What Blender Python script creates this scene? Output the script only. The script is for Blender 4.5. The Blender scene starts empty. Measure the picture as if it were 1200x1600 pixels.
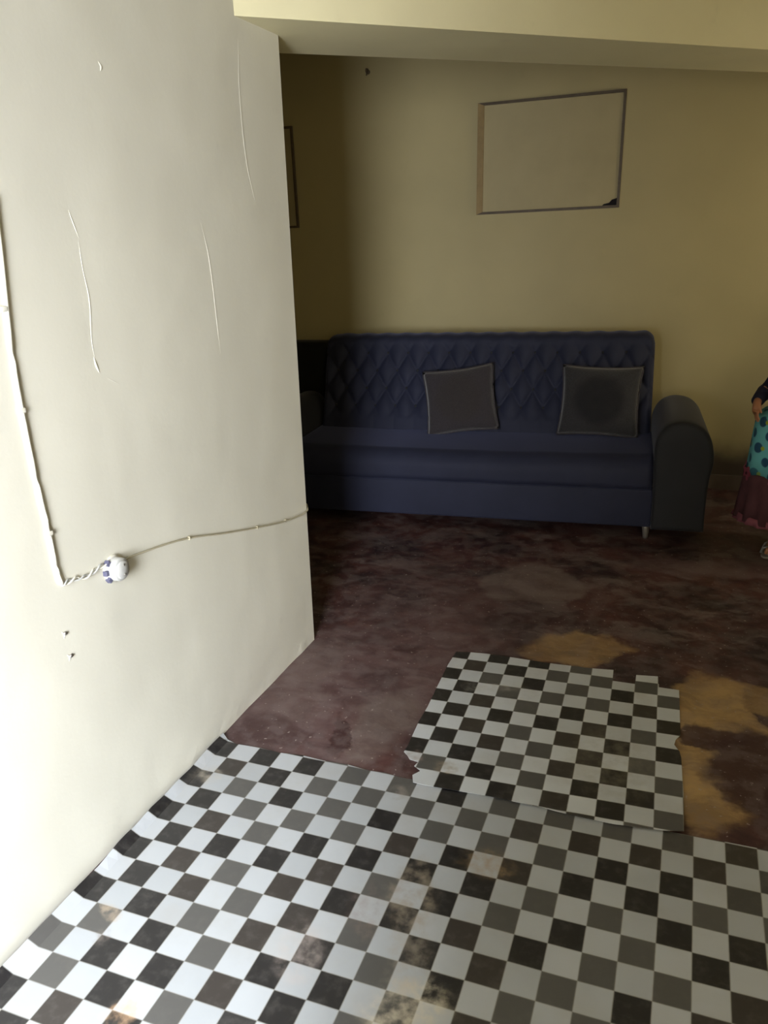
import bpy, bmesh, math, random
from math import sin, cos, pi, radians, sqrt, exp, atan2
from mathutils import Vector, Matrix, noise

random.seed(4)
S = bpy.context.scene
COL = S.collection

# ---------------------------------------------------------------- camera
cam_d = bpy.data.cameras.new('camera')
cam = bpy.data.objects.new('camera', cam_d)
COL.objects.link(cam)
r_ = Vector((0.9354, 0.3514, -0.0406)); u_ = Vector((-0.0771, 0.3146, 0.9461)); f_ = Vector((-0.3452, 0.8818, -0.3214))
cam.matrix_world = Matrix(((r_.x, u_.x, -f_.x, 1.3226), (r_.y, u_.y, -f_.y, -1.8394), (r_.z, u_.z, -f_.z, 1.4947), (0, 0, 0, 1)))
cam_d.sensor_fit = 'VERTICAL'
cam_d.sensor_height = 32.0
cam_d.lens = 1245.08 / 1600 * 32.0
cam_d.clip_start = 0.05
S.camera = cam

# ---------------------------------------------------------------- world, lights, exposure
W = bpy.data.worlds.new('world'); S.world = W; W.use_nodes = True
W.node_tree.nodes['Background'].inputs[0].default_value = (0.72, 0.84, 1.0, 1)
W.node_tree.nodes['Background'].inputs[1].default_value = 0.6


def area(name, loc, aim, sx, sy, power, color, spread=180):
    l = bpy.data.lights.new(name, 'AREA'); l.shape = 'RECTANGLE'; l.size = sx; l.size_y = sy
    l.energy = power; l.color = color; l.spread = radians(spread)
    o = bpy.data.objects.new(name, l); COL.objects.link(o); o.location = loc
    o.rotation_euler = (Vector(aim) - Vector(loc)).to_track_quat('-Z', 'Z').to_euler()
    return o


# daylight lamps behind an invented doorway and two invented windows, added out of view
area('daylight_added_door', (0.98, -3.1, 1.30), (0.0, -1.7, 0.95), 1.0, 1.4, 130, (0.93, 0.96, 1.0), 115)
area('daylight_sky', (0.95, -3.7, 3.15), (0.2, -1.3, 0.4), 1.1, 0.9, 225, (0.76, 0.86, 1.0))
area('daylight_added_window', (2.25, -3.0, 1.55), (1.2, 2.2, 1.0), 1.0, 1.1, 34, (1.0, 0.80, 0.42))
area('daylight_added_side_window', (2.95, 2.15, 1.55), (1.6, 3.1, 0.9), 0.7, 0.8, 11, (1.0, 0.84, 0.52))

S.view_settings.view_transform = 'Standard'
S.view_settings.look = 'None'
S.view_settings.exposure = 0.0
S.view_settings.gamma = 1.0
S.view_settings.use_curve_mapping = False


# ---------------------------------------------------------------- helpers
class NT:
    """small shader-graph writer"""
    def __init__(s, name):
        s.m = bpy.data.materials.new(name); s.m.use_nodes = True
        s.t = s.m.node_tree; s.b = s.t.nodes['Principled BSDF']

    def n(s, kind, **kw):
        nd = s.t.nodes.new(kind)
        for k, v in kw.items():
            if k.startswith('i_'):
                key = k[2:]
                key = int(key) if key.isdigit() else key.replace('_', ' ')
                s.set(nd.inputs[key], v)
            else:
                setattr(nd, k, v)
        return nd

    def set(s, sock, v):
        if isinstance(v, bpy.types.NodeSocket): s.t.links.new(v, sock)
        else: sock.default_value = v

    def coord(s, world=False):
        if world: return s.n('ShaderNodeNewGeometry').outputs['Position']
        return s.n('ShaderNodeTexCoord').outputs['Object']

    def noise(s, v, scale, detail=4, rough=0.55):
        nd = s.n('ShaderNodeTexNoise', i_Scale=scale, i_Detail=detail, i_Roughness=rough); s.set(nd.inputs['Vector'], v)
        return nd

    def ramp(s, fac, a, b, lo=0.0, hi=1.0, smooth=True):
        nd = s.n('ShaderNodeMapRange', interpolation_type='SMOOTHSTEP' if smooth else 'LINEAR')
        s.set(nd.inputs[0], fac); nd.inputs[1].default_value = a; nd.inputs[2].default_value = b
        nd.inputs[3].default_value = lo; nd.inputs[4].default_value = hi
        return nd.outputs[0]

    def math(s, op, a, b=0.0):
        nd = s.n('ShaderNodeMath', operation=op); s.set(nd.inputs[0], a); s.set(nd.inputs[1], b); return nd.outputs[0]

    def mix(s, fac, a, b, mode='MIX'):
        nd = s.n('ShaderNodeMix', data_type='RGBA', blend_type=mode)
        s.set(nd.inputs[0], fac)
        for sock, v in ((nd.inputs[6], a), (nd.inputs[7], b)):
            s.set(sock, v if isinstance(v, bpy.types.NodeSocket) else (*v, 1) if len(v) == 3 else v)
        return nd.outputs[2]

    def blob(s, v, c, r, rot=0.0, soft=0.25):
        """mask of an ellipse with the (already distorted) vector v"""
        mp = s.n('ShaderNodeMapping', vector_type='TEXTURE')
        s.set(mp.inputs[0], v)
        mp.inputs['Location'].default_value = (c[0], c[1], 0); mp.inputs['Rotation'].default_value = (0, 0, rot)
        mp.inputs['Scale'].default_value = (r[0], r[1], 1)
        f = s.n('ShaderNodeVectorMath', operation='MULTIPLY'); s.set(f.inputs[0], mp.outputs[0]); f.inputs[1].default_value = (1, 1, 0)
        ln = s.n('ShaderNodeVectorMath', operation='LENGTH'); s.set(ln.inputs[0], f.outputs[0])
        return s.ramp(ln.outputs['Value'], 1 + soft, 1 - soft)

    def warp(s, v, scale, amt, detail=4):
        nz = s.noise(v, scale, detail)
        a = s.n('ShaderNodeVectorMath', operation='SUBTRACT'); s.set(a.inputs[0], nz.outputs['Color']); a.inputs[1].default_value = (.5, .5, .5)
        b = s.n('ShaderNodeVectorMath', operation='SCALE'); s.set(b.inputs[0], a.outputs[0]); b.inputs['Scale'].default_value = amt
        c = s.n('ShaderNodeVectorMath', operation='ADD'); s.set(c.inputs[0], v); s.set(c.inputs[1], b.outputs[0])
        return c.outputs[0]

    def bump(s, h, strength, dist):
        nd = s.n('ShaderNodeBump'); nd.inputs['Strength'].default_value = strength; nd.inputs['Distance'].default_value = dist
        s.set(nd.inputs['Height'], h); s.set(s.b.inputs['Normal'], nd.outputs[0]); return nd

    def out(s, col, rough=0.6, spec=0.4):
        s.set(s.b.inputs['Base Color'], col if isinstance(col, bpy.types.NodeSocket) else (*col, 1))
        s.set(s.b.inputs['Roughness'], rough); s.b.inputs['Specular IOR Level'].default_value = spec
        return s.m


def simple(name, col, rough=0.6, spec=0.4, scale=30, amt=0.25, bump=0.0, metal=0.0, sheen=0.0):
    t = NT(name); v = t.coord(); nz = t.noise(v, scale)
    c = t.mix(nz.outputs[0], tuple(x * (1 - amt) for x in col), tuple(min(1, x * (1 + amt)) for x in col))
    t.b.inputs['Metallic'].default_value = metal
    if sheen:
        t.b.inputs['Sheen Weight'].default_value = sheen; t.b.inputs['Sheen Roughness'].default_value = 0.4
    if bump: t.bump(nz.outputs[0], bump, 0.002)
    return t.out(c, rough, spec)


def link(name, bm, mat, parent=None, smooth=False, kind=None):
    me = bpy.data.meshes.new(name)
    bmesh.ops.recalc_face_normals(bm, faces=bm.faces)
    bm.to_mesh(me); bm.free()
    if smooth:
        for p in me.polygons: p.use_smooth = True
    me.materials.append(mat)
    o = bpy.data.objects.new(name, me); COL.objects.link(o)
    if parent: o.parent = parent
    if kind: o['kind'] = kind
    return o


def mesh_obj(name, verts, faces, mat, parent=None, smooth=False, kind=None):
    bm = bmesh.new(); vs = [bm.verts.new(v) for v in verts]
    for f in faces: bm.faces.new([vs[i] for i in f])
    return link(name, bm, mat, parent, smooth, kind)


def copy_part(o, parent, loc=None, rot=None):
    c = o.copy(); COL.objects.link(c); c.parent = parent
    if loc is not None: c.location = loc
    if rot is not None: c.rotation_euler = rot
    return c


def thing(name, label, cat, loc=(0, 0, 0), rz=0.0, group=None):
    o = bpy.data.objects.new(name, None); COL.objects.link(o); o.empty_display_size = 0.1
    o.location = loc; o.rotation_euler = (0, 0, rz); o['label'] = label; o['category'] = cat
    if group: o['group'] = group
    return o


def tag(o, label, cat, group=None):
    o['label'] = label; o['category'] = cat
    if group: o['group'] = group
    return o


def bm_box(bm, a, b, bevel=0.0, seg=3):
    r = bmesh.ops.create_cube(bm, size=1.0); vs = r['verts']
    for v in vs:
        v.co = Vector(((a[i] + b[i]) / 2 + v.co[i] * (b[i] - a[i]) for i in range(3)))
    if bevel:
        es = list({e for v in vs for e in v.link_edges})
        bmesh.ops.bevel(bm, geom=es, offset=bevel, segments=seg, profile=0.5, affect='EDGES')
    return bm


def box(name, a, b, mat, parent=None, bevel=0.0, seg=3, smooth=False, kind=None):
    return link(name, bm_box(bmesh.new(), a, b, bevel, seg), mat, parent, smooth or (bevel > 0 and seg > 2), kind)


def prism(name, pts, z0, z1, mat, parent=None, kind=None, top=None):
    """vertical prism over a footprint; top = other outline for the upper rim"""
    n = len(pts); tp = top or pts
    vs = [(x, y, z0) for x, y in pts] + [(x, y, z1) for x, y in tp]
    fs = [tuple(range(n)), tuple(range(n, 2 * n))] + [(i, (i + 1) % n, n + (i + 1) % n, n + i) for i in range(n)]
    return mesh_obj(name, vs, fs, mat, parent, False, kind)


def tube_bm(bm, pts, rad, seg=10, flat=None):
    """tube through pts, rad constant or a list; closed ends"""
    pts = [Vector(p) for p in pts]; rings = []
    up = Vector((0, 0, 1))
    for i, p in enumerate(pts):
        d = (pts[min(i + 1, len(pts) - 1)] - pts[max(i - 1, 0)]).normalized()
        a = d.cross(up)
        if a.length < 0.05: a = d.cross(Vector((1, 0, 0)))
        a.normalize(); b = d.cross(a).normalized(); r = rad[i] if isinstance(rad, (list, tuple)) else rad
        ring = []
        for k in range(seg):
            t = 2 * pi * k / seg; o = a * cos(t) * r + b * sin(t) * r
            if flat: o = Vector((o.x * flat[0], o.y * flat[1], o.z * flat[2]))
            ring.append(bm.verts.new(p + o))
        rings.append(ring)
    for i in range(len(rings) - 1):
        for k in range(seg):
            bm.faces.new((rings[i][k], rings[i][(k + 1) % seg], rings[i + 1][(k + 1) % seg], rings[i + 1][k]))
    bm.faces.new(rings[0]); bm.faces.new(rings[-1])
    return bm


def tube(name, pts, rad, mat, parent=None, seg=10, flat=None, kind=None):
    return link(name, tube_bm(bmesh.new(), pts, rad, seg, flat), mat, parent, True, kind)


def lathe(name, prof, mat, parent=None, seg=32, axis='Z', loc=(0, 0, 0), smooth=True):
    bm = bmesh.new(); rings = []
    for r, h in prof:
        ring = []
        for k in range(seg):
            t = 2 * pi * k / seg; p = (r * cos(t), r * sin(t), h)
            if axis == 'X': p = (h, r * cos(t), r * sin(t))
            ring.append(bm.verts.new(Vector(p) + Vector(loc)))
        rings.append(ring)
    for i in range(len(rings) - 1):
        for k in range(seg):
            bm.faces.new((rings[i][k], rings[i][(k + 1) % seg], rings[i + 1][(k + 1) % seg], rings[i + 1][k]))
    bm.faces.new(rings[0]); bm.faces.new(rings[-1])
    return link(name, bm, mat, parent, smooth)


def smooth_path(pts, n=6):
    """Catmull-Rom through pts"""
    P = [Vector(p) for p in pts]; P = [P[0] * 2 - P[1]] + P + [P[-1] * 2 - P[-2]]; out = []
    for i in range(1, len(P) - 2):
        for k in range(n):
            t = k / n
            out.append(0.5 * ((2 * P[i]) + (P[i + 1] - P[i - 1]) * t + (2 * P[i - 1] - 5 * P[i] + 4 * P[i + 1] - P[i + 2]) * t * t
                              + (3 * P[i] - P[i - 1] - 3 * P[i + 1] + P[i + 2]) * t ** 3))
    out.append(P[-2]); return out


# ---------------------------------------------------------------- setting materials
def plaster(name, col, grime=None, bumps=0.35):
    t = NT(name); v = t.coord(True)
    big = t.noise(v, 1.6, 3); fine = t.noise(v, 90, 3); mid = t.noise(v, 7, 5, .6)
    c = t.mix(t.ramp(big.outputs[0], .3, .7), tuple(x * .95 for x in col), tuple(min(.92, x * 1.04) for x in col))
    c = t.mix(t.ramp(mid.outputs[0], .62, .75, 0, .25), c, tuple(x * .85 for x in col))
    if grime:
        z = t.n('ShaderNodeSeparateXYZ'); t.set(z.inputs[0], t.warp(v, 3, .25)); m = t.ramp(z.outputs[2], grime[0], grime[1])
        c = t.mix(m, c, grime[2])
    tro = t.noise(v, 3.2, 2, .4)
    h = t.math('ADD', t.math('ADD', t.math('MULTIPLY', mid.outputs[0], .6), t.math('MULTIPLY', fine.outputs[0], .08)), t.math('MULTIPLY', tro.outputs[0], 3.0))
    t.bump(h, bumps, 0.006)
    return t.out(c, .55, .35)


M_left = plaster('painted_plaster_cream', (.74, .72, .62))
M_beam = plaster('painted_plaster_beam', (.76, .70, .45))
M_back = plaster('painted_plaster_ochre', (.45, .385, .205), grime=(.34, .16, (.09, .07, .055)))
M_ceil = plaster('painted_ceiling', (.60, .57, .48))


def floor_mat():
    t = NT('worn_red_cement'); v = t.coord(True)
    n1 = t.noise(v, 3.2, 7, .65); n2 = t.noise(v, 14, 6, .6); n3 = t.noise(v, 60, 4)
    red = (.088, .036, .032); dk = (.030, .018, .019); gy = (.125, .076, .074); tan = (.42, .27, .115); pale = (.17, .13, .115)
    c = t.mix(t.ramp(n1.outputs[0], .35, .62), dk, red)
    st = t.n('ShaderNodeMapping'); t.set(st.inputs[0], t.warp(v, 3, .3)); st.inputs['Rotation'].default_value = (0, 0, .5); st.inputs['Scale'].default_value = (1, 1.9, 1)
    n4 = t.noise(st.outputs[0], 3.2, 8, .66)
    c = t.mix(t.ramp(n4.outputs[0], .50, .62, 0, .60), c, t.mix(.7, c, (.21, .165, .155)))
    c = t.mix(t.ramp(n4.outputs[0], .47, .38, 0, .45), c, (.040, .017, .018))
    w = t.warp(t.warp(v, 2.5, .35, 6), 11, .10, 5)
    # the worn grey band between door light and sofa, left of the small sheet
    for cc, rr, rot, col, amt, soft in (
            ((.30, .42), (.36, .62), -.25, gy, .85, .5),
            ((.42, 1.15), (.45, .40), .2, gy, .45, .5),
            ((.72, 1.50), (.20, .22), 0, pale, .75, .12),
            ((1.0, .92), (.20, .13), .15, tan, .60, .15),
            ((.10, .35), (.10, .38), 0, pale, .35, .4),
            ((.46, .20), (.09, .20), 0, pale, .75, .35),
            ((1.45, 1.86), (.36, .09), .15, gy, .8, .3),
            ((1.48, .44), (.155, .40), 0, tan, .95, .10),
            ((1.68, .76), (.22, .09), 0, tan, .55, .2)):
        c = t.mix(t.math('MULTIPLY', t.math('MULTIPLY', t.blob(w, cc, rr, rot, soft), amt), t.ramp(n4.outputs[0], .38, .58, .55, 1.0)), c, col)
    for cc, rr, rot, amt in (((.355, .15), (.035, .13), .2, .9), ((.37, .76), (.07, .035), .3, .7), ((1.60, .30), (.13, .24), .25, .97), ((1.47, .44), (.07, .06), 0, .9),
                             ((.75, 1.12), (.16, .04), .1, .7), ((.12, .1), (.12, .10), 0, .6)):
        c = t.mix(t.math('MULTIPLY', t.blob(w, cc, rr, rot, .2), amt), c, (.050, .022, .022))
    c = t.mix(t.ramp(n2.outputs[0], .44, .60, 0, .45), c, t.mix(.5, c, (.22, .18, .17)))
    c = t.mix(t.ramp(n3.outputs[0], .655, .70, 0, .65), c, (.36, .31, .28))
    t.bump(t.math('ADD', n2.outputs[0], t.math('MULTIPLY', n3.outputs[0], .3)), .35, .006)
    return t.out(c, t.ramp(n2.outputs[0], .3, .7, .40, .66), .28)


M_floor = floor_mat()


def vinyl(name, stains, white=1.0):
    t = NT(name); v = t.coord()
    wv = t.warp(v, 18, .0012)
    sp = t.n('ShaderNodeSeparateXYZ'); t.set(sp.inputs[0], wv)
    C = 0.075
    fx = t.math('FLOOR', t.math('DIVIDE', sp.outputs[0], C)); fy = t.math('FLOOR', t.math('DIVIDE', sp.outputs[1], C))
    par = t.math('PINGPONG', t.math('ADD', fx, fy), 1.0)      # 0 even, 1 odd
    cb = t.n('ShaderNodeCombineXYZ'); t.set(cb.inputs[0], fx); t.set(cb.inputs[1], fy)
    wn = t.n('ShaderNodeTexWhiteNoise', noise_dimensions='3D'); t.set(wn.inputs['Vector'], cb.outputs[0])
    marb = t.noise(v, 35, 5, .6)
    dark = t.mix(t.ramp(wn.outputs['Value'], .42, .50), (.016, .015, .016), (.085, .082, .078))
    dark = t.mix(t.ramp(wn.outputs['Value'], .80, .84), dark, (.038, .032, .029))
    dark = t.mix(t.ramp(marb.outputs[0], .45, .75, 0, .25), dark, (.13, .12, .11))
    light = t.mix(t.ramp(wn.outputs['Value'], .3, .7), tuple(q * white for q in (.43, .447, .465)), tuple(q * white for q in (.38, .397, .413)))
    big = t.noise(v, 4, 5, .6)
    light = t.mix(t.ramp(big.outputs[0], .50, .72, 0, .25), light, (.33, .30, .26))
    # odd v counts from the sheet's back edge downwards (y negative): even sum here is the light cell
    c = t.mix(par, light, dark)
    # thin worn line between squares
    mx = t.math('ABSOLUTE', t.math('SUBTRACT', t.math('FRACT', t.math('DIVIDE', sp.outputs[0], C)), .5))
    my = t.math('ABSOLUTE', t.math('SUBTRACT', t.math('FRACT', t.math('DIVIDE', sp.outputs[1], C)), .5))
    ln = t.ramp(t.math('MAXIMUM', mx, my), .472, .492, 0, .55)
    c = t.mix(ln, c, (.24, .23, .20))
    w = t.warp(t.warp(v, 9, .10, 5), 40, .03, 5)
    for (cu, cv, ru, rv, col, amt) in stains:
        m = t.blob(w, (cu * C, -cv * C), (ru * C, rv * C), .2, .4)
        m = t.math('MULTIPLY', m, t.ramp(t.noise(v, 30, 5).outputs[0], .30, .75, 0, amt * .75))
        c = t.mix(m, c, col)
    t.bump(big.outputs[0], .2, .006)
    return t.out(c, t.ramp(big.outputs[0], .3, .7, .28, .38), .55)


M_sheetA = vinyl('checked_vinyl', [(12.6, 3.5, .8, .7, (.33, .22, .11), .9), (10.6, 5.4, .8, 1.3, (.30, .25, .19), .8), (11.8, 9.3, 1.1, .8, (.62, .55, .42), 1), (4.3, 11.9, .35, .6, (.62, .40, .24), 1),
                                 (2.1, 10.1, .3, .4, (.20, .17, .15), .8), (1.6, 9.2, .35, .3, (.45, .36, .26), .9), (8.6, .9, .6, .5, (.30, .26, .22), .7), (9.4, 6.6, .5, 1.0, (.24, .17, .14), .5),
                                 (8.1, 8.6, .7, 1.0, (.50, .42, .38), .5), (11.2, 7.6, .6, 1.6, (.35, .30, .24), .6), (0.9, 2.2, .6, .4, (.45, .40, .32), .7)])
M_sheetB = vinyl('checked_vinyl_small', [(2.1, 9.6, .45, .5, (.34, .27, .19), 1), (.6, 9.4, .4, .4, (.30, .22, .19), .9), (8.3, 7.5, 1.6, 2.2, (.30, .27, .20), .35), (2.8, 3.2, 1.4, .4, (.45, .43, .38), .5)], 1.3)

M_wood = simple('added_door_wood', (.20, .10, .045), .45, .4, 12, .3)
M_trim = simple('dull_white_paint', (.55, .52, .45), .5, .4, 20, .1)
M_base = simple('brown_skirting', (.13, .10, .08), .6, .3, 15, .3)
M_white = simple('old_white_plastic', (.50, .50, .48), .4, .5, 40, .05)
M_cable = simple('beige_cable', (.46, .42, .30), .5, .4, 60, .12)
M_conduit = simple('cream_painted_conduit', (.76, .74, .64), .45, .4, 30, .06)
M_screw = simple('dull_metal', (.35, .33, .30), .4, .5, 60, .2, metal=.8)
M_blue = simple('blue_grey_tape', (.10, .10, .16), .6, .3, 80, .4)

# ---------------------------------------------------------------- room shell
floor = box('floor', (-1.9, -2.5, -.12), (2.9, 3.35, 0), M_floor, kind='structure')
ceil = box('ceiling', (-1.9, -2.5, 2.72), (2.9, 3.35, 2.84), M_ceil, kind='structure')


# partition on the left: its free edge leans a little, as in the photograph
def wall_left():
    random.seed(11)
    ys = [-.3 + .05 * i for i in range(20)]
    foot = [(-.009 + .011 * (y + .3) + .0035 * noise.noise(Vector((y * 9, 0, 0))) + .002 * noise.noise(Vector((y * 31, 5, 0))), y) for y in ys]
    bot = [(-.009, -2.4)] + foot + [(.0025, .710), (-.16, 1.0), (-1.7, 1.0), (-1.7, .86), (-.30, .86), (-.30, -2.4)]
    top = [(-.009, -2.4)] + [(-.009 + .011 * (y + .3) / 1.0, y) for y in ys] + [(.0025, .800), (-.16, 1.08), (-1.7, 1.0), (-1.7, .86), (-.30, .86), (-.30, -2.4)]
    n = len(bot); mid = [(t_[0] if 0 < i < len(ys) + 1 else b[0], b[1] + (t_[1] - b[1]) * .02) for i, (b, t_) in enumerate(zip(bot, top))]
    vs = [(x, y, 0) for x, y in bot] + [(x, y, .05) for x, y in mid] + [(x, y, 2.72) for x, y in top]
    fs = [tuple(range(n)), tuple(range(2 * n, 3 * n))] + [(k * n + i, k * n + (i + 1) % n, (k + 1) * n + (i + 1) % n, (k + 1) * n + i) for k in (0, 1) for i in range(n)]
    return mesh_obj('wall_left', vs, fs, M_left, kind='structure')


wl = wall_left()
yb = lambda x: 3.17 + .02 * (x - 1.5)
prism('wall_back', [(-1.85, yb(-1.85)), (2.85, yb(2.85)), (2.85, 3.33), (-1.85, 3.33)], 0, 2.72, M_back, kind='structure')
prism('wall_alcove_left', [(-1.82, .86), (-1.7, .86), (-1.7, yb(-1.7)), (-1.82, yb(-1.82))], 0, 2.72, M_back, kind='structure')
bm = bmesh.new()
for a, b in (((2.72, -2.48, 0), (2.85, 1.75, 2.72)), ((2.72, 2.55, 0), (2.85, 3.18, 2.72)), ((2.72, 1.75, 0), (2.85, 2.55, 1.1)), ((2.72, 1.75, 2.0), (2.85, 2.55, 2.72))): bm_box(bm, a, b)
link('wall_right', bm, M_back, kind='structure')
w2 = bpy.data.objects.new('added_window_2', None); COL.objects.link(w2); w2['kind'] = 'structure'; w2.location = (2.785, 2.15, 1.1)  # invented window, added out of view to carry the warm side light
bm = bmesh.new()
for a, b in (((-.03, -.40, 0), (.03, -.36, .90)), ((-.03, .36, 0), (.03, .40, .90)), ((-.03, -.36, 0), (.03, .36, .04)), ((-.03, -.36, .86), (.03, .36, .90)), ((-.02, -.015, .04), (.02, .015, .86))):
    bm_box(bm, a, b)
link('added_window_frame', bm, M_trim, w2)


# wall behind the camera with openings for an invented doorway and window
def wall_front():
    bm = bmesh.new(); y0, y1 = -2.48, -2.36
    for a, b in (((-.3, y0, 0), (.22, y1, 2.72)), ((.22, y0, 2.08), (1.15, y1, 2.72)), ((1.15, y0, 0), (1.85, y1, 2.72)),
                 ((1.85, y0, 0), (2.65, y1, .95)), ((1.85, y0, 2.0), (2.65, y1, 2.72)), ((2.65, y0, 0), (2.72, y1, 2.72))):
        bm_box(bm, a, b)
    return link('wall_front', bm, M_left, kind='structure')


wall_front()
d1 = bpy.data.objects.new('added_door_1', None); COL.objects.link(d1); d1['kind'] = 'structure'; d1.location = (1.13, -2.35, 0)  # invented door, added behind the camera to let the daylight in
bm = bmesh.new()
for a, b in (((-.91, -.12, 0), (-.86, .02, 2.08)), ((-.03, -.12, 0), (.02, .0, 2.08)), ((-.91, -.12, 2.03), (.02, .02, 2.08))): bm_box(bm, a, b)
link('added_door_frame', bm, M_trim, d1)
leaf = link('added_door_leaf', bm_box(bmesh.new(), (-.80, -.02, .01), (0, .02, 2.02), .003, 1), M_wood, d1)  # unseen leaf, added to cut the daylight off on the right
leaf.location = (-.035, .03, 0); leaf.rotation_euler = (0, 0, -atan2(.74, .26))
h = tube('added_door_handle', [(-.74, .02, 1.0), (-.74, .06, 1.0), (-.64, .06, 1.0)], .009, M_screw, leaf)
w1 = bpy.data.objects.new('added_window_1', None); COL.objects.link(w1); w1['kind'] = 'structure'; w1.location = (2.25, -2.42, .95)  # invented front window, added unseen for the warm fill light
bm = bmesh.new()
for a, b in (((-.40, -.03, 0), (-.36, .03, 1.05)), ((.36, -.03, 0), (.40, .03, 1.05)), ((-.36, -.03, 0), (.36, .03, .04)), ((-.36, -.03, 1.01), (.36, .03, 1.05)), ((-.015, -.02, .04), (.015, .02, 1.01))):
    bm_box(bm, a, b)
link('added_window_frame', bm, M_trim, w1)

# diagonal beam across the opening
dr = Vector((.7225, .6913)); N0 = Vector((.012, .524))
near = lambda s: N0 + dr * s
F0 = Vector((-.111, 1.007)); df = Vector((.745, .667))
far = lambda s: F0 + df * s
pts = [tuple(near(-.12)), tuple(near(3.62)), (2.62, 3.19), tuple(far(2.9)), tuple(far(-.06)), (-.16, .80)]
prism('trim_1', pts, 2.135, 2.72, M_beam, kind='structure')

# skirting of the back wall
prism('baseboard_back', [(-1.69, yb(-1.69) - .018), (2.71, yb(2.71) - .018), (2.71, yb(2.71)), (-1.69, yb(-1.69))], 0, .085, M_base, kind='structure')

def wall_x(y): return -.009 + .011 * max(0.0, y + .3)


# ridges of patched plaster, dents and nail stubs on the left wall (pieces of that wall)
def ridge(pts, wmax, hmax, name='plaster_ridge'):
    P = smooth_path([(0, y, z) for y, z in pts], 5); bm = bmesh.new(); rows = []; n = len(P)
    for i, p in enumerate(P):
        t = i / (n - 1); k = (sin(pi * min(max(t, .03), .97)) ** .5) * (.75 + .25 * noise.noise(p * 30))
        row = []
        for j in range(7):
            a = -1 + 2 * j / 6; row.append(bm.verts.new((wall_x(p.y) - .003 + (hmax * k + .003) * (1 - a * a) ** 1.2, p.y + a * wmax * k, p.z)))
        rows.append(row)
    for i in range(n - 1):
        for j in range(6): bm.faces.new((rows[i][j], rows[i][j + 1], rows[i + 1][j + 1], rows[i + 1][j]))
    return link(name, bm, M_left, wl, True)


ridge([(-.299, 1.590), (-.279, 1.53)], .007, .0016)
ridge([(-.282, 1.525), (-.282, 1.463), (-.276, 1.391), (-.289, 1.304), (-.288, 1.258)], .007, .0018)
ridge([(-.291, 1.262), (-.287, 1.240), (-.280, 1.222)], .008, .003)
ridge([(-.255, 1.205), (-.217, 1.185)], .005, .0015)
ridge([(.223, 1.565), (.243, 1.489), (.250, 1.404), (.252, 1.294), (.254, 1.196)], .007, .0018)
ridge([(.523, 2.079), (.504, 1.924), (.509, 1.748), (.544, 1.620)], .014, .0015)
for y, z in ((-.122, 1.904), (-.541, .648), (-.538, .587)):
    ridge([(y - .004, z + .010), (y + .004, z), (y, z - .010)], .009, .0026, 'plaster_stub')
for y, z in ((-.535, .650), (-.530, .588)):
    lathe('screw_hole', [(.0015, -.003), (.0045, -.003), (.0045, .0045), (.001, .0045)], M_screw, wl, 10, 'X', (wall_x(y) - .001, y, z))

# ---------------------------------------------------------------- wiring on the left wall
cond = thing('cable_conduit', 'cream painted conduit running down the bright left wall and bending at a corner', 'conduit', (0, -.53, .772))
def rel(o, pts): return [tuple(Vector(p) - o.location) for p in pts]
P = smooth_path([(.004, -.520, 1.62), (.004, -.530, 1.504), (.004, -.549, 1.322), (.004, -.552, 1.189), (.004, -.549, 1.046), (.004, -.541, .912), (.004, -.538, .816), (.004, -.531, .775)], 5)
tube('conduit_run', rel(cond, P), .0048, M_conduit, cond, 12)
for y, z in ((-.553, 1.189), (-.541, .905), (-.552, 1.40)):
    box('clip', tuple(Vector((-.001, y - .009, z - .006)) - cond.location), tuple(Vector((.010, y + .009, z + .006)) - cond.location), M_conduit, cond, .003, 3)
tw = thing('twisted_wire', 'short twisted white wires joining the conduit corner to the round junction box', 'wire', (0, -.53, .772))
def twist(ph):
    out = []
    for i in range(61):
        t = i / 60; y = -.530 + t * .150; z = .772 - .010 * t + .004 * sin(t * 9); a = t * 2 * pi * 2.6 + ph
        out.append((.006 + .0030 * cos(a), y, z + .0045 * sin(a)))
    return rel(tw, out)
tube('strand', twist(0), .0024, M_white, tw, 8); tube('strand', twist(pi), .0024, M_conduit, tw, 8)

jb = thing('junction_box', 'round white plastic junction box on the left wall with cable on both sides', 'junction box', (0, -.352, .742))
lathe('mounting_plate', [(.001, 0), (.036, 0), (.036, .006), (.001, .006)], M_conduit, jb, 40, 'X')
lathe('box_body', [(.001, .005), (.030, .005), (.031, .008), (.030, .026), (.028, .029), (.001, .029)], M_white, jb, 40, 'X')
lathe('lid', [(.001, .029), (.0235, .029), (.0235, .0325), (.022, .0345), (.001, .0345)], M_white, jb, 40, 'X')
for s in (-1, 1):
    lathe('lid_screw', [(.0005, .0335), (.0028, .0335), (.0028, .0362), (.0005, .0362)], M_screw, jb, 12, 'X', (0, .002, s * .013))
for k, (a, zz) in enumerate(((2.35, .010), (3.1, .012), (3.75, .010))):
    o = box('tape_scrap', (.001, -.006, -.006), (.014, .006, .008), M_blue, jb, .002, 2)
    o.location = (0, .034 * cos(a), .034 * sin(a)); o.rotation_euler = (a, 0, 0)
box('cable_inlet', (0, .028, -.006), (.014, .047, .008), M_cable, jb, .004, 3)

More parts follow.
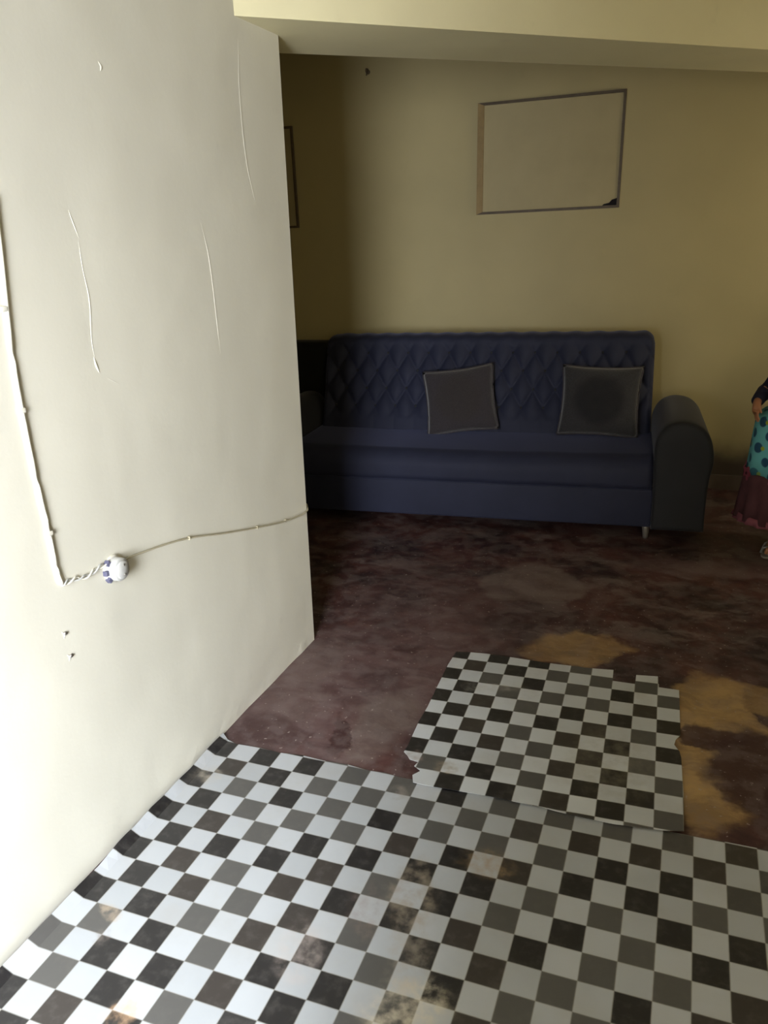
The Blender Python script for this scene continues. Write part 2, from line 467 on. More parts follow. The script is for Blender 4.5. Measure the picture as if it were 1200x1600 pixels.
for q in (cond, tw, jb): q.location += Vector((-.0092, .010, -.005))
cb = thing('wall_cable', 'thin beige cable sagging from the junction box to the free edge of the left wall', 'cable', (0, -.273, .743))
P = smooth_path([(.007, -.315, .745), (.005, -.273, .743), (.004, -.225, .736), (.004, -.127, .722), (.004, -.006, .698), (.004, .161, .651), (.006, .354, .602), (.008, .532, .562), (.010, .657, .545), (.012, .700, .545), (.010, .722, .546), (-.02, .775, .548)], 6)
P = [Vector((p.x + (wall_x(p.y) if p.y < .70 else 0), p.y, p.z)) for p in P]
tube('cable_run', rel(cb, P), .0030, M_cable, cb, 8)
for y, z in ((.354, .603), (.55, .560), (-.02, .702)):
    box('cable_clip', tuple(Vector((wall_x(y), y - .0025, z - .006)) - cb.location), tuple(Vector((wall_x(y) + .0095, y + .0025, z + .005)) - cb.location), M_cable, cb, .0015, 2)

# ---------------------------------------------------------------- checked vinyl sheets
CELL = .075
def poly_in(x, y, poly):
    r = False; n = len(poly)
    for i in range(n):
        x1, y1 = poly[i]; x2, y2 = poly[(i + 1) % n]
        if (y1 > y) != (y2 > y) and x < (x2 - x1) * (y - y1) / (y2 - y1) + x1: r = not r
    return r


def sheet(name, poly, zfun, mat, loc, rz, step=.25, thick=.0016, parent=None):
    """triangulated sheet of the outline poly (cell units, v down), lifted by zfun"""
    bm = bmesh.new(); vs = []
    dense = []
    n = len(poly)
    for i in range(n):
        a = Vector(poly[i]); b = Vector(poly[(i + 1) % n]); m = max(1, int((b - a).length / step))
        for k in range(m): dense.append(a.lerp(b, k / m))
    vs = [bm.verts.new((p.x * CELL, -p.y * CELL, 0)) for p in dense]
    f = bm.faces.new(vs)
    umin = min(p[0] for p in poly); umax = max(p[0] for p in poly); vmin = min(p[1] for p in poly); vmax = max(p[1] for p in poly)
    u = umin + step
    while u < umax:
        g = bm.verts[:] + bm.edges[:] + bm.faces[:]
        bmesh.ops.bisect_plane(bm, geom=g, plane_co=(u * CELL + 1e-5, 0, 0), plane_no=(1, 0, 0)); u += step
    v = vmin + step
    while v < vmax:
        g = bm.verts[:] + bm.edges[:] + bm.faces[:]
        bmesh.ops.bisect_plane(bm, geom=g, plane_co=(0, -v * CELL + 1e-5, 0), plane_no=(0, 1, 0)); v += step
    if bm.faces[:][0].normal.z < 0: bmesh.ops.reverse_faces(bm, faces=bm.faces)
    for q in bm.verts:
        U, V = q.co.x / CELL, -q.co.y / CELL
        q.co = Vector(zfun(U, V, q.co))
    r = bmesh.ops.extrude_face_region(bm, geom=bm.faces[:])
    for g in r['geom']:
        if isinstance(g, bmesh.types.BMVert): g.co.z += thick
    o = link(name, bm, mat, parent, False)
    o.location = loc; o.rotation_euler = (0, 0, rz)
    return o


A = [(-.06, -.26), (.35, -.12), (.91, .05), (2.02, -.01), (2.91, .04), (3.91, -.09), (4.89, -.04), (5.98, -.08), (6.91, .02), (7.54, -.06), (8.2, .04), (9., 0), (12.5, -.04), (18, .0), (19.01, -.0),
     (20.05, -.05), (21.34, -.06), (24.4, -.1), (24.4, 21), (-.06, 21)]
def zA(U, V, c):
    z = .0004 + .0012 * (noise.noise(Vector((U * .35, V * .35, 0))) + .4); x = c.x
    if U < .55:
        t = (.55 - U) / .61; wob = .75 + .5 * noise.noise(Vector((V * .7, 3, 0)))
        z += .020 * t * t * wob; x += .010 * t * t
    z = max(z, .0004)
    return (x, c.y, z)
sheetA = sheet('vinyl_sheet', A, zA, M_sheetA, (0, 0, 0), 0, .5)
tag(sheetA, 'large black and white checked vinyl sheet covering the floor along the left wall', 'floor covering')
B = [(.27, .40), (1.0, .26), (1.78, .2), (2.87, .24), (5.01, .36), (6.98, .35), (7.97, .23), (7.99, 1.25), (9.0, 1.28), (9.02, .44), (10., .32), (10.05, 1.30), (10.92, 1.32), (10.95, 4.92), (10.76, 5.3), (10.70, 5.68), (10.9, 6.1), (10.96, 6.49), (11.02, 8.69),
     (11.0, 10.90), (10.41, 11.03), (9.55, 11.14), (8.7, 11.21), (7.36, 11.15), (6.2, 11.02), (4.17, 10.92), (2.57, 10.94), (1.7, 10.96), (1.17, 10.92), (1.02, 10.5), (1.25, 10.15), (.92, 9.92), (1.0, 9.62), (.62, 9.55), (.44, 9.30), (.23, 9.1), (.25, 8.59), (.2, 6.9), (.25, 5.6), (.22, 4.21), (.2, 1.77)]
def zB(U, V, c):
    z = .0034 + .0010 * noise.noise(Vector((U * .4, V * .4, 7)))
    if V > 9.6: z += .0035 * ((V - 9.6) / 1.6) ** 2 * (.6 + .8 * abs(noise.noise(Vector((U * .6, 1, 2)))))
    if V < 9.0 and not (V > 8.9): z = max(.0006, z - .0026)
    elif V < 9.6: z = max(.0006, z - .0026 * (9.6 - V) / .6)
    return (c.x, c.y, z)
sheetB = sheet('vinyl_offcut', B, zB, M_sheetB, (.55105, .79723, .001), .0308, .5)
tag(sheetB, 'smaller checked vinyl offcut with a notched back edge, lapping over the large sheet', 'floor covering')

# ---------------------------------------------------------------- picture boards
M_board = simple('cream_board', (.43, .37, .215), .6, .3, 6, .10)
M_rail = simple('tan_wood_rail', (.30, .21, .09), .5, .3, 25, .3)
M_darkrail = simple('dark_stained_rail', (.10, .075, .05), .5, .3, 25, .4)
def frame(name, label, x0, x1, z0, z1, skew, grp=None):
    cx = (x0 + x1) / 2; t = thing(name, label, 'picture frame', (cx, yb(cx), z0), math.atan(.02)); w = (x1 - x0) / 2; h = z1 - z0
    def quad(nm, pts, d0, d1, mat):   # pts (x,z) counter-clockwise
        n = len(pts); vs = [(x + skew * z / h, -d1, z) for x, z in pts] + [(x + skew * z / h, -d0, z) for x, z in pts]
        return mesh_obj(nm, vs, [tuple(range(n)), tuple(range(n, 2 * n))] + [(i, (i + 1) % n, n + (i + 1) % n, n + i) for i in range(n)], mat, t)
    a = .036; b = .014
    quad('backing_board', [(-w + a, b), (w - b, b), (w - b, h - b), (-w + a, h - b)], .001, .009, M_board)
    quad('side_rail', [(-w, 0), (-w + a, b), (-w + a, h - b), (-w, h)], .001, .022, M_rail)
    quad('side_rail', [(w - b, b), (w, 0), (w, h), (w - b, h - b)], .001, .018, M_darkrail)
    quad('top_rail', [(-w + a, h - b), (w - b, h - b), (w, h), (-w, h)], .001, .022, M_darkrail)
    quad('bottom_rail', [(-w, 0), (w, 0), (w - b, b), (-w + a, b)], .001, .020, M_darkrail)
    return t, w, h
t, w, h = frame('picture_frame', 'empty picture frame with cream board above the sofa, black patch at lower right corner', .055, .876, 1.622, 2.222, .012)
bm = bmesh.new()
vs = [bm.verts.new((w - .010 - x, -.0105, .012 + z)) for x, z in ((0, 0), (.085, 0), (.075, .010), (.045, .016), (.03, .032), (0, .040))]
f = bm.faces.new(vs); r = bmesh.ops.extrude_face_region(bm, geom=[f])
for g in r['geom']:
    if isinstance(g, bmesh.types.BMVert): g.co.y -= .002
o = link('corner_patch', bm, simple('corner_black', (.012, .010, .014), .8, .2), t); o['label'] = 'black corner patch'  # near-black patch over the lower right corner of the board
frame('picture_frame', 'dark-edged picture frame in the shadow at the left, half hidden by the wall', -1.93 + .25, -1.12, 1.60, 2.20, 0.0)
nail = thing('wall_nail', 'dark hook of bent nail high on the back wall, left of the frame', 'nail', (-.603, yb(-.603), 2.45))
tube('nail_shaft', [(0, .004, .012), (0, -.012, .014), (0, -.026, .012), (0, -.03, .0), (0, -.028, -.022)], [.004, .005, .006, .006, .004], M_darkrail, nail, 8)
lathe('wall_plug', [(.001, -.004), (.014, -.004), (.012, .003), (.001, .003)], M_darkrail, nail, 14).rotation_euler = (pi / 2, 0, 0)

# ---------------------------------------------------------------- sofa
def velvet(name, base, sheen, stint):
    t = NT(name); v = t.coord(); n1 = t.noise(v, 5, 4, .6); n2 = t.noise(v, 160, 2)
    c = t.mix(n1.outputs[0], tuple(x * .75 for x in base), tuple(x * 1.3 for x in base))
    t.b.inputs['Sheen Weight'].default_value = sheen; t.b.inputs['Sheen Roughness'].default_value = .35; t.b.inputs['Sheen Tint'].default_value = (*stint, 1)
    t.bump(n2.outputs[0], .25, .001)
    return t.out(c, .7, .25)
M_velvet = velvet('navy_velvet', (.021, .024, .048), .25, (.45, .5, .9))
M_arm = velvet('charcoal_velvet', (.019, .020, .024), .2, (.6, .6, .7))
M_leg = simple('brushed_steel', (.30, .28, .26), .45, .5, 40, .1, metal=.6)
TH = math.atan(.075)
sofa = thing('sofa', 'long dark navy velvet sofa with buttoned back against the far wall', 'sofa', (.225, 2.075, 0), TH)
HW, AW = .975, .255


def profile_x(name, prof, x0, x1, mat, parent, nx=2, end=.02, dz=None):
    """closed outline prof (y,z) swept along x with softly rounded ends"""
    cy = sum(p[0] for p in prof) / len(prof); cz = sum(p[1] for p in prof) / len(prof)
    bm = bmesh.new(); rings = []; st = []
    for k in range(5): a = pi / 2 * k / 4; st.append((x0 + end * (1 - sin(a)), end * (1 - cos(a))))
    st = [(x0 + end * (1 - cos(pi / 2 * k / 4)), end * (1 - sin(pi / 2 * k / 4))) for k in range(5)]
    mid = [(x0 + end + (x1 - x0 - 2 * end) * k / nx, 0) for k in range(1, nx)]
    en = [(x1 - d + x0, s) for d, s in reversed(st)]
    for x, s in st + mid + en:
        ring = []
        for y, z in prof:
            v = Vector((y - cy, z - cz)); L = v.length; v = v * ((L - s) / L if L > 0 else 1)
            zz = cz + v.y + (dz(x, cy + v.x, cz + v.y) if dz else 0)
            ring.append(bm.verts.new((x, cy + v.x, zz)))
        rings.append(ring)
    n = len(prof)
    for i in range(len(rings) - 1):
        for k in range(n): bm.faces.new((rings[i][k], rings[i][(k + 1) % n], rings[i + 1][(k + 1) % n], rings[i + 1][k]))
    bm.faces.new(rings[0]); bm.faces.new(rings[-1])
    return link(name, bm, mat, parent, True)


def rrect(y0, z0, y1, z1, r, n=5):
    out = []
    rs = r if isinstance(r, (list, tuple)) else (r,) * 4     # corners: (y1,z0),(y1,z1),(y0,z1),(y0,z0)
    for (cy, cz, a0), q in zip(((y1, z0, -90), (y1, z1, 0), (y0, z1, 90), (y0, z0, 180)), rs):
        sy = -1 if cy == y1 else 1; sz = 1 if cz == z0 else -1
        for k in range(n + 1):
            a = radians(a0 + 90 * k / n); out.append((cy + sy * q + q * cos(a), cz + sz * q + q * sin(a)))
    return out


profile_x('base_rail', rrect(.016, .07, .80, .272, (.01, .01, .02, .01)), -HW, HW, M_velvet, sofa, 2, .006)
sag = lambda x, y, z: (-.012 * (1 - (x / HW) ** 2) * max(0, min(1, (z - .3) / .1)) + .003 * noise.noise(Vector((x * 5, y * 5, z))))
profile_x('seat', rrect(0.0, .262, .62, .440, (.02, .03, .095, .04), 9), -HW + .004, HW - .004, M_velvet, sofa, 60, .03, sag)
for k in (0, 1):
    pass


# buttoned back
BX, BZ, Z0 = .0625, .100, .557
def back_front(s, z):
    """how far the padding swells towards the front at (s,z)"""
    p = s / BX; q = (z - Z0) / BZ; a = (p + q) / 2; b = (p - q) / 2
    h = (abs(sin(pi * a)) * abs(sin(pi * b))) ** .42
    if q < 0: h = h * max(0, 1 + q * 1.6) + (1 - max(0, 1 + q * 1.6)) * (.80 + .2 * abs(sin(pi * p / 2 + 0)) ** .3)
    if q > 3: k = min(1, (q - 3) * 1.5); h = h * (1 - k) + k * (.85 + .15 * abs(sin(pi * (p + 1) / 2)) ** .5)
    return .034 * h
def backrest(parent, hw, ztop, name='backrest', nx=248, tuft=True, mat=None):
    bm = bmesh.new(); cols = []
    zb = .40; nz = 64
    for i in range(nx + 1):
        s = -hw + 2 * hw * i / nx; d = hw - abs(s); R = .06
        drop = (R - sqrt(max(0, R * R - (R - d) ** 2))) if d < R else 0
        thin = (.03 * (1 - sqrt(max(0, 1 - (1 - d / .03) ** 2)))) if d < .03 else 0
        zt = ztop - drop + .0025 * sin(s / BX * pi); col = []
        y = lambda z: .53 + (z - .42) * .36
        for k in range(nz + 1):
            z = zb + (zt - .04 - zb) * k / nz
            col.append((s, y(z) - (back_front(s, z) if tuft else .025) * (1 if d > .02 else d / .02) + thin, z))
        yt = col[-1][1]
        for k in range(1, 9):
            a = pi * k / 9; ym = (yt + y(zt) + .15) / 2; ry = (y(zt) + .15 - yt) / 2
            col.append((s, ym - ry * cos(a), zt - .04 + .04 * sin(a)))
        for k in range(9):
            z = zt - .04 - (zt - .04 - zb) * k / 8; col.append((s, y(z) + .15 - thin, z))
        cols.append([bm.verts.new(c) for c in col])
    n = len(cols[0])
    for i in range(nx):
        for k in range(n): bm.faces.new((cols[i][k], cols[i][(k + 1) % n], cols[i + 1][(k + 1) % n], cols[i + 1][k]))
    bm.faces.new(cols[0]); bm.faces.new(cols[-1])
    return link(name, bm, mat or M_velvet, parent, True)


back = backrest(sofa, HW - .01, .962)
first = None
for j in range(4):
    z = Z0 + j * BZ
    for i in range(-8, 9):
        s = i * 2 * BX + (j % 2) * BX
        if abs(s) > HW - .06: continue
        loc = (s, .53 + (z - .42) * .36 - .004, z)
        if first is None:
            first = lathe('button', [(.001, -.003), (.007, -.002), (.009, .001), (.006, .004), (.001, .005)], M_arm, back, 12)
            first.location = loc; first.rotation_euler = (pi / 2 - .35, 0, 0)
        else: copy_part(first, back, loc)


# rolled arms: front outline (x,z), swept along the depth
def arm(sgn, x_in, w, name='armrest'):
    prof = []
    # from inner bottom, up the inside, over the roll, down the bulging outside
    keys = [(0.0, .07), (0.0, .20), (-.002, .34), (-.006, .45), (.000, .53), (.030, .590), (.080, .620), (.140, .622), (.195, .600), (.235, .555), (.256, .49), (.262, .42), (.250, .34), (.244, .22), (.244, .07)]
    P = smooth_path([(x, 0, z) for x, z in keys], 4)
    prof = [(p.x * w / .25, p.z) for p in P]
    cx = sum(p[0] for p in prof) / len(prof); cz = sum(p[1] for p in prof) / len(prof)
    bm = bmesh.new(); rings = []; y0, y1, e = -.035, .70, .03
    st = [(y0 + e * (1 - cos(pi / 2 * k / 4)), e * (1 - sin(pi / 2 * k / 4))) for k in range(5)] + [(y0 + (y1 - y0) * k / 8, 0) for k in range(1, 8)]
    st += [(y1 - e + e * sin(pi / 2 * k / 4), e * (1 - cos(pi / 2 * k / 4))) for k in range(5)]
    for y, s in st:
        ring = []
        for x, z in prof:
            v = Vector((x - cx, z - cz)); L = v.length; v *= (L - s) / L
            ring.append(bm.verts.new((x_in + sgn * (cx + v.x), y, max(.07, cz + v.y))))
        rings.append(ring)
    n = len(prof)
    for i in range(len(rings) - 1):
        for k in range(n): bm.faces.new((rings[i][k], rings[i][(k + 1) % n], rings[i + 1][(k + 1) % n], rings[i + 1][k]))
    bm.faces.new(rings[0]); bm.faces.new(rings[-1])
    return link(name, bm, M_arm, sofa, True)


arm(1, HW, AW); arm(-1, -HW, AW * .9)
lg = lathe('leg', [(.018, .072), (.019, .060), (.014, .02), (.012, 0)], M_leg, sofa, 16)
lg.location = (.955, .05, 0); lg['label'] = 'short silver leg'
for x, y in ((-.955, .05), (.955, .72), (-.955, .72)): copy_part(lg, sofa, (x, y, 0))


# ---------------------------------------------------------------- throw pillows
def pillow(name, label, mat, w, h, th, fluff=.0, fringe=False):
    bm = bmesh.new(); n = 22; V = {}
    for sd in (1, -1):
        for i in range(n + 1):
            for j in range(n + 1):
                a = -1 + 2 * i / n; b = -1 + 2 * j / n
                if sd < 0 and (i in (0, n) or j in (0, n)): V[sd, i, j] = V[1, i, j]; continue
                k = (1 - a * a) * (1 - b * b)
                px = a * w / 2 * (1 - .07 * (1 - b * b)); pz = b * h / 2 * (1 - .07 * (1 - a * a))
                t = th / 2 * k ** .42 * (1 + fluff * noise.noise(Vector((a * 4, b * 4, sd * 3))))
                V[sd, i, j] = bm.verts.new((px, -sd * t, pz + h / 2))
    for sd in (1, -1):
        for i in range(n):
            for j in range(n):
                f = (V[sd, i, j], V[sd, i + 1, j], V[sd, i + 1, j + 1], V[sd, i, j + 1])
                bm.faces.new(f if sd > 0 else f[::-1])
    t = thing(name, label, 'cushion', (0, 0, 0), 0, 'throw cushions on the sofa')
    link('cushion_body', bm, mat, t, True)
    pts = []
    N = 80
    for k in range(N + 1):
        q = k / N * 4; sdn = int(q) % 4; f = -1 + 2 * (q - int(q))
        a, b = ((f, -1), (1, f), (-f, 1), (-1, -f))[sdn]
        pts.append((a * w / 2 * (1 - .07 * (1 - b * b)), 0, b * h / 2 * (1 - .07 * (1 - a * a)) + h / 2))
    tube('piping', pts, .005, M_pipe, t, 8)
    return t


M_pipe = simple('grey_piping', (.055, .050, .058), .8, .2)
def two_tone(name, ca, cb, cz):
    t = NT(name); v = t.coord(); z = t.n('ShaderNodeSeparateXYZ'); t.set(z.inputs[0], t.warp(v, 12, .04))
    cx = t.n('ShaderNodeCombineXYZ'); t.set(cx.inputs[0], z.outputs[0]); t.set(cx.inputs[1], z.outputs[2])
    m = t.blob(cx.outputs[0], (0, cz), (.13, .13), 0, .25)
    nz = t.noise(v, 120, 3)
    c = t.mix(m, cb, ca); c = t.mix(t.ramp(nz.outputs[0], .3, .7, 0, .4), c, tuple(x * .5 for x in cb))
    t.b.inputs['Sheen Weight'].default_value = .3
    t.bump(nz.outputs[0], .6, .004)
    return t.out(c, .85, .15)
p1 = pillow('throw_cushion', 'grey-brown throw cushion tilted to the left, near the middle of the sofa', two_tone('mauve_plush', (.040, .034, .035), (.044, .038, .044), .19), .41, .38, .13, .12)
p2 = pillow('throw_cushion', 'grey throw cushion with dark centre standing upright beside the right armrest', two_tone('grey_plush', (.018, .018, .022), (.040, .039, .044), .19), .43, .39, .13, .12)
def on_sofa(o, x, y, z, tilt, roll, yaw=0):
    o.matrix_world = Matrix.Translation(sofa.location) @ Matrix.Rotation(TH, 4, 'Z') @ Matrix.Translation((x, y, z)) @ Matrix.Rotation(yaw, 4, 'Z') @ Matrix.Rotation(-tilt, 4, 'X') @ Matrix.Rotation(roll, 4, 'Y')
on_sofa(p1, -.06, .426, .436, .36, -.13, .05)
on_sofa(p2, .68, .426, .436, .36, .02, -.05)

# ---------------------------------------------------------------- armchair in the dark corner
ac = thing('armchair', 'black armchair almost lost in the dark corner left of the sofa', 'armchair', (-1.28, 2.32, 0))
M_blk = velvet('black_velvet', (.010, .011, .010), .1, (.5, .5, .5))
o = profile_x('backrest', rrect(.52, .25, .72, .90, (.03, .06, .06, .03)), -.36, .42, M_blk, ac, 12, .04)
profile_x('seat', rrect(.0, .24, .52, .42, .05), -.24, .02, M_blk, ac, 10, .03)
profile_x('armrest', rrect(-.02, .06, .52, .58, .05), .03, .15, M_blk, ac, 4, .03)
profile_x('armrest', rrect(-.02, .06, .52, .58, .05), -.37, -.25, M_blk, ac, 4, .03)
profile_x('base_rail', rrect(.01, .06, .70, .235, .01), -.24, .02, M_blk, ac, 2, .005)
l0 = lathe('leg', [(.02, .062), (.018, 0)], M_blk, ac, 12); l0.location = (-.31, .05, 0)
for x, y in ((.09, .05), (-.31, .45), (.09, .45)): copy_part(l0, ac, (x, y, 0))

# ---------------------------------------------------------------- child standing at the right edge
M_skin = simple('brown_skin', (.30, .13, .065), .5, .4, 20, .06)
M_hair = simple('black_hair', (.010, .008, .007), .7, .3, 60, .5, bump=.8)
M_navy = simple('navy_cotton', (.012, .013, .030), .8, .2, 40, .2)
M_red = simple('red_cotton', (.24, .04, .03), .8, .2, 40, .2)
M_frill = simple('maroon_cotton', (.075, .030, .036), .85, .2, 25, .35)
M_sandal = simple('grey_sandal', (.20, .19, .19), .6, .3)
M_eye = simple('dark_eye', (.02, .012, .01), .2, .5)
M_eyew = simple('eye_white', (.6, .57, .52), .3, .5)
def dotted():
    t = NT('turquoise_dotted_cotton'); v = t.coord()
    sp = t.n('ShaderNodeSeparateXYZ'); t.set(sp.inputs[0], v)
    ang = t.math('ARCTAN2', sp.outputs[1], sp.outputs[0])
    cb_ = t.n('ShaderNodeCombineXYZ'); t.set(cb_.inputs[0], t.math('MULTIPLY', ang, .20)); t.set(cb_.inputs[1], sp.outputs[2])
    def dots(col, r, px, pz, ox, oz, base):
        mx = t.math('MULTIPLY', t.math('SUBTRACT', t.math('FRACT', t.math('ADD', t.math('DIVIDE', t.math('MULTIPLY', ang, .20), px), ox)), .5), px)
        mz = t.math('MULTIPLY', t.math('SUBTRACT', t.math('FRACT', t.math('ADD', t.math('DIVIDE', sp.outputs[2], pz), oz)), .5), pz)
        d = t.math('SQRT', t.math('ADD', t.math('MULTIPLY', mx, mx), t.math('MULTIPLY', mz, mz)))
        return t.mix(t.ramp(d, r + .003, r - .003), base, col)
    c = dots((.02, .07, .14), .022, .10, .12, .10, .60, (.13, .42, .46))
    c = dots((.02, .07, .14), .024, .10, .12, .60, .10, c)
    c = dots((.28, .36, .03), .010, .10, .12, .35, .10, c)
    nz = t.noise(v, 9, 4)
    c = t.mix(t.ramp(nz.outputs[0], .45, .7, 0, .3), c, (.08, .30, .30))
    return t.out(c, .8, .2)
M_dots = dotted()
ch = thing('person', 'small child in turquoise dotted skirt with maroon flounce standing at the right edge', 'person', (1.825, 2.16, 0), radians(-12))


def skin_fig(name, chains, radii, parent, mat, sub=2, root=0):
    """chains: list of vertex lists sharing names; one skinned surface"""
    names = list(radii); idx = {k: i for i, k in enumerate(names)}
    me = bpy.data.meshes.new(name); me.from_pydata([radii[k][0] for k in names], [(idx[a], idx[b]) for c in chains for a, b in zip(c, c[1:])], [])
    o = bpy.data.objects.new(name, me); COL.objects.link(o); o.parent = parent
    md = o.modifiers.new('skin', 'SKIN'); md.use_smooth_shade = True
    for i, k in enumerate(names):
        sv = me.skin_vertices[0].data[i]; r = radii[k][1]; sv.radius = r if isinstance(r, tuple) else (r, r); sv.use_root = (i == root)
    s2 = o.modifiers.new('sub', 'SUBSURF'); s2.levels = sub; s2.render_levels = sub
    me.materials.append(mat)
    return o


R = {'pelvis': ((0, 0, .56), (.085, .07)), 'waist': ((0, 0, .66), (.075, .06)), 'chest': ((0, 0, .78), (.09, .065)), 'shoulders': ((0, .005, .86), (.06, .05)), 'neck': ((0, 0, .92), .033), 'nape': ((0, -.002, .955), .032), 'skull': ((0, -.01, 1.00), (.050, .055)),
     'crown': ((0, 0, 1.06), (.055, .062))}
CH = [['pelvis', 'waist', 'chest', 'shoulders', 'neck', 'nape', 'skull', 'crown']]
for s, n in ((-1, 'l'), (1, 'r')):
    R.update({'sh' + n: ((s * .10, 0, .865), .036), 'el' + n: ((s * .175, .01, .765), .027), 'wr' + n: ((s * .190, -.105, .735), .018),
              'hp' + n: ((s * .055, 0, .52), .055), 'kn' + n: ((s * .062, -.01, .30), .042), 'cf' + n: ((s * .064, .008, .20), .036), 'an' + n: ((s * .066, .01, .055), .024), 'ba' + n: ((s * .072, -.055, .026), (.024, .016)), 'to' + n: ((s * .076, -.10, .020), (.022, .012))})
    CH += [['shoulders', 'sh' + n, 'el' + n, 'wr' + n], ['pelvis', 'hp' + n, 'kn' + n, 'cf' + n, 'an' + n, 'ba' + n, 'to' + n]]
    wx, wy, wz = s * .190, -.105, .735
    R['pm' + n] = ((wx - s * .004, wy - .018, wz - .022), (.020, .011)); R['kk' + n] = ((wx - s * .010, wy - .034, wz - .042), (.022, .010))
    CH.append(['wr' + n, 'pm' + n, 'kk' + n])
    for k in range(4):
        o_ = (k - 1.5) * .0105; L = (.9, 1.0, .95, .78)[k]
        base = (wx - s * .010 + s * .3 * o_, wy - .036 + o_ * .8, wz - .044 - o_ * .5)
        R['fa%d%s' % (k, n)] = (base, .0062); R['fb%d%s' % (k, n)] = ((base[0] - s * .004, base[1] - .014 * L, base[2] - .018 * L), .0056); R['fc%d%s' % (k, n)] = ((base[0] - s * .014, base[1] - .018 * L, base[2] - .034 * L), .0046)
        CH.append(['kk' + n, 'fa%d%s' % (k, n), 'fb%d%s' % (k, n), 'fc%d%s' % (k, n)])
    R['ta' + n] = ((wx - s * .020, wy - .026, wz - .024), .0068); R['tb' + n] = ((wx - s * .030, wy - .040, wz - .040), .0054)
    CH.append(['pm' + n, 'ta' + n, 'tb' + n])
body = skin_fig('body', CH, R, ch, M_skin)
# head: shaped ellipsoid with brow, nose, chin
bm = bmesh.new(); bmesh.ops.create_uvsphere(bm, u_segments=40, v_segments=28, radius=1)
for v in bm.verts:
    x, y, z = v.co
    k = 1 - .22 * max(0, -z) ** 1.5
    f = max(0, -y)
    nose = .020 * exp(-((x / .16) ** 2)) * exp(-(((z + .12) / .20) ** 2)) * (f > .3)
    mouth = .006 * exp(-((x / .35) ** 2)) * exp(-(((z + .50) / .09) ** 2)) * (f > .3)
    eye = -.006 * exp(-(((abs(x) - .38) / .15) ** 2)) * exp(-(((z - .05) / .12) ** 2)) * (f > .3)
    ear = .012 * exp(-((y - .05) / .13) ** 2 - (z / .22) ** 2) * (abs(x) > .8)
    v.co = Vector((x * .068 * k + (ear if x > 0 else -ear), y * .082 * (1 - .10 * max(0, -z)) - nose - mouth - eye, z * .092 + 1.02))
link('head', bm, M_skin, ch, True)
for s in (-1, 1):
    bm = bmesh.new(); bmesh.ops.create_uvsphere(bm, u_segments=16, v_segments=10, radius=.0095)
    e = link('eye', bm, M_eyew, ch, True); e.location = (s * .026, -.0705, 1.025)
    bm = bmesh.new(); bmesh.ops.create_uvsphere(bm, u_segments=12, v_segments=8, radius=.0048)
    q = link('iris', bm, M_eye, e, True); q.location = (0, -.0062, 0)
tube('lips', [(-.018, -.0745, .973), (-.009, -.080, .975), (0, -.0815, .974), (.009, -.080, .975), (.018, -.0745, .973)], [.001, .0035, .004, .0035, .001], simple('lip_skin', (.26, .07, .05), .5, .4), ch, 8)
bm = bmesh.new(); bmesh.ops.create_uvsphere(bm, u_segments=40, v_segments=24, radius=1)
bmesh.ops.delete(bm, geom=[v for v in bm.verts if (v.co.y < -.35 and v.co.z < .42) or v.co.z < -.45], context='VERTS')
for v in bm.verts:
    n_ = 1 + .05 * noise.noise(v.co * 6); v.co = Vector((v.co.x * .076 * n_, v.co.y * .090 * n_ + .004, v.co.z * .100 * n_ + 1.026))
hair = link('hair', bm, M_hair, ch, True); sd = hair.modifiers.new('solid', 'SOLIDIFY'); sd.thickness = .006


def garment(name, prof, mat, folds=0, amp=0.0, seg=96, hem=None, scale_y=.8, z_hem=None):
    """open skirt-like shell: prof (r, z), folds add waves growing downwards"""
    bm = bmesh.new(); rings = []; z0 = prof[0][1]; z1 = prof[-1][1]
    for r, z in prof:
        t = (z0 - z) / max(1e-6, (z0 - z1)); ring = []
        for k in range(seg):
            a = 2 * pi * k / seg; rr = r + amp * t * sin(folds * a + .6 * sin(3 * a)); dz_ = (hem(a) * t if hem else 0)
            ring.append(bm.verts.new((rr * cos(a), rr * sin(a) * scale_y, z + dz_)))
        rings.append(ring)
    for i in range(len(rings) - 1):
        for k in range(seg): bm.faces.new((rings[i][k], rings[i][(k + 1) % seg], rings[i + 1][(k + 1) % seg], rings[i + 1][k]))
    o = link(name, bm, mat, ch, True); m = o.modifiers.new('solid', 'SOLIDIFY'); m.thickness = .003; m.offset = 1
    return o


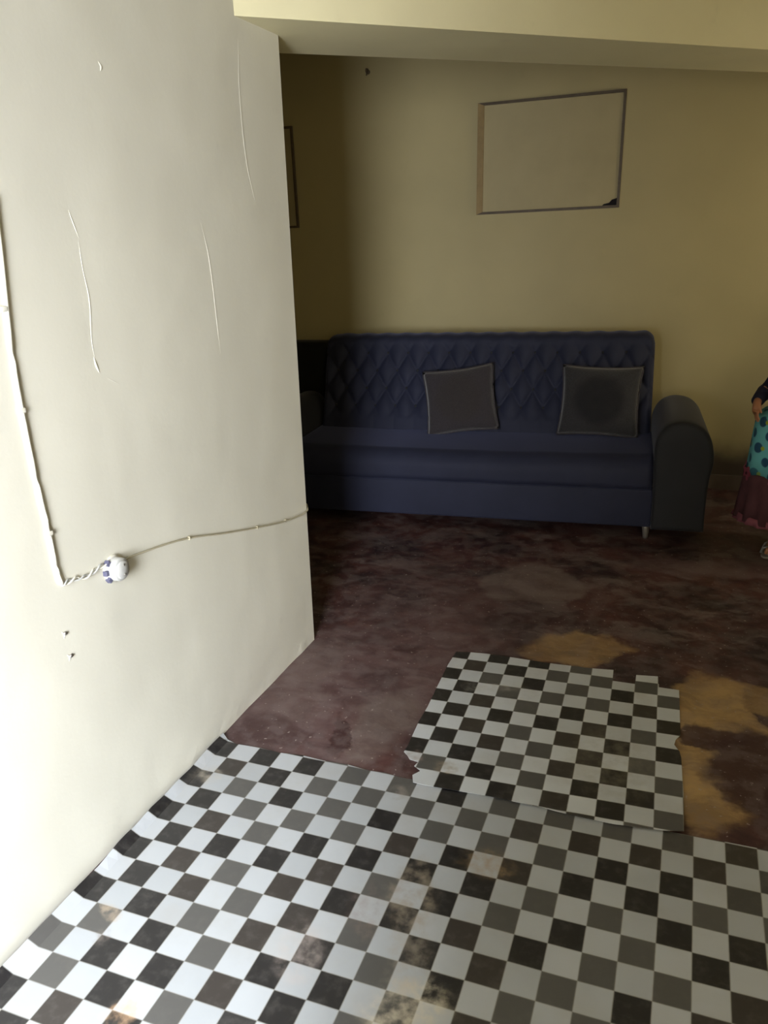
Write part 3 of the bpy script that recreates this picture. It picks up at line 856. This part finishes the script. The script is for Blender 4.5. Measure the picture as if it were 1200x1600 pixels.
garment('skirt', [(.11, .700), (.165, .692), (.195, .665), (.205, .56), (.212, .46), (.217, .385)], M_dots, 9, .007).name = 'skirt'
garment('flounce', [(.213, .400), (.226, .39), (.229, .33), (.236, .26), (.245, .175)], M_frill, 15, .012)
garment('hem_ruffle', [(.243, .200), (.248, .185), (.254, .165)], simple('dusty_pink_ruffle', (.19, .06, .08), .85, .2, 30, .3), 24, .008)
M_flower = simple('pink_flower', (.20, .045, .07), .85, .2); M_fcore = simple('flower_core', (.05, .01, .02), .85, .2)
for a in (2.9, 3.62, 4.4):
    bm = bmesh.new(); ring = []
    for k in range(30):
        b = 2 * pi * k / 30; rr = .030 + .006 * cos(5 * b); ring.append(bm.verts.new((.0, rr * cos(b), rr * sin(b))))
    f = bm.faces.new(ring); r = bmesh.ops.extrude_face_region(bm, geom=[f])
    for g in r['geom']:
        if isinstance(g, bmesh.types.BMVert): g.co.x += .005
    fl = link('flower_patch', bm, M_flower, ch); n_a = atan2(sin(a), .8 * cos(a)); fl.rotation_euler = (0, 0, n_a)
    fl.location = (.224 * cos(a), .224 * sin(a) * .8, .395)
    lathe('flower_core', [(.001, .004), (.008, .004), (.006, .009), (.001, .010)], M_fcore, fl, 12, 'X')
garment('top', [(.052, .905), (.085, .888), (.115, .865), (.112, .82), (.106, .76), (.104, .70), (.110, .665)], M_navy, 5, .003, 64, None, .80)
for s in (-1, 1):
    tube('sleeve', [(s * .085, 0, .872), (s * .115, 0, .850), (s * .150, .006, .79), (s * .176, .010, .762), (s * .184, -.050, .750), (s * .189, -.090, .738)], [.040, .043, .038, .036, .030, .027], M_navy, ch, 20)
    tube('shoulder_frill', [(s * .075, 0, .892), (s * .105, 0, .893), (s * .132, .0, .872)], [.020, .042, .030], M_red, ch, 16)
    x = s * .073
    bm = bmesh.new()
    prof = smooth_path([(x - .028, .03, 0), (x - .030, -.05, 0), (x - .022, -.115, 0), (x + .006, -.13, 0), (x + .032, -.105, 0), (x + .034, -.04, 0), (x + .026, .03, 0), (x, .048, 0), (x - .028, .03, 0)], 4)[:-1]
    f = bm.faces.new([bm.verts.new((p.x, p.y, .001)) for p in prof]); r = bmesh.ops.extrude_face_region(bm, geom=[f])
    for g in r['geom']:
        if isinstance(g, bmesh.types.BMVert): g.co.z += .010
    so = link('sandal', bm, M_sandal, ch)
    for yy in (-.075, -.01):
        tube('strap', [(x - .030, yy, .008), (x - .022, yy, .034), (x, yy, .048 if yy > -.05 else .042), (x + .024, yy, .034), (x + .034, yy, .008)], .006, M_sandal, so, 8)
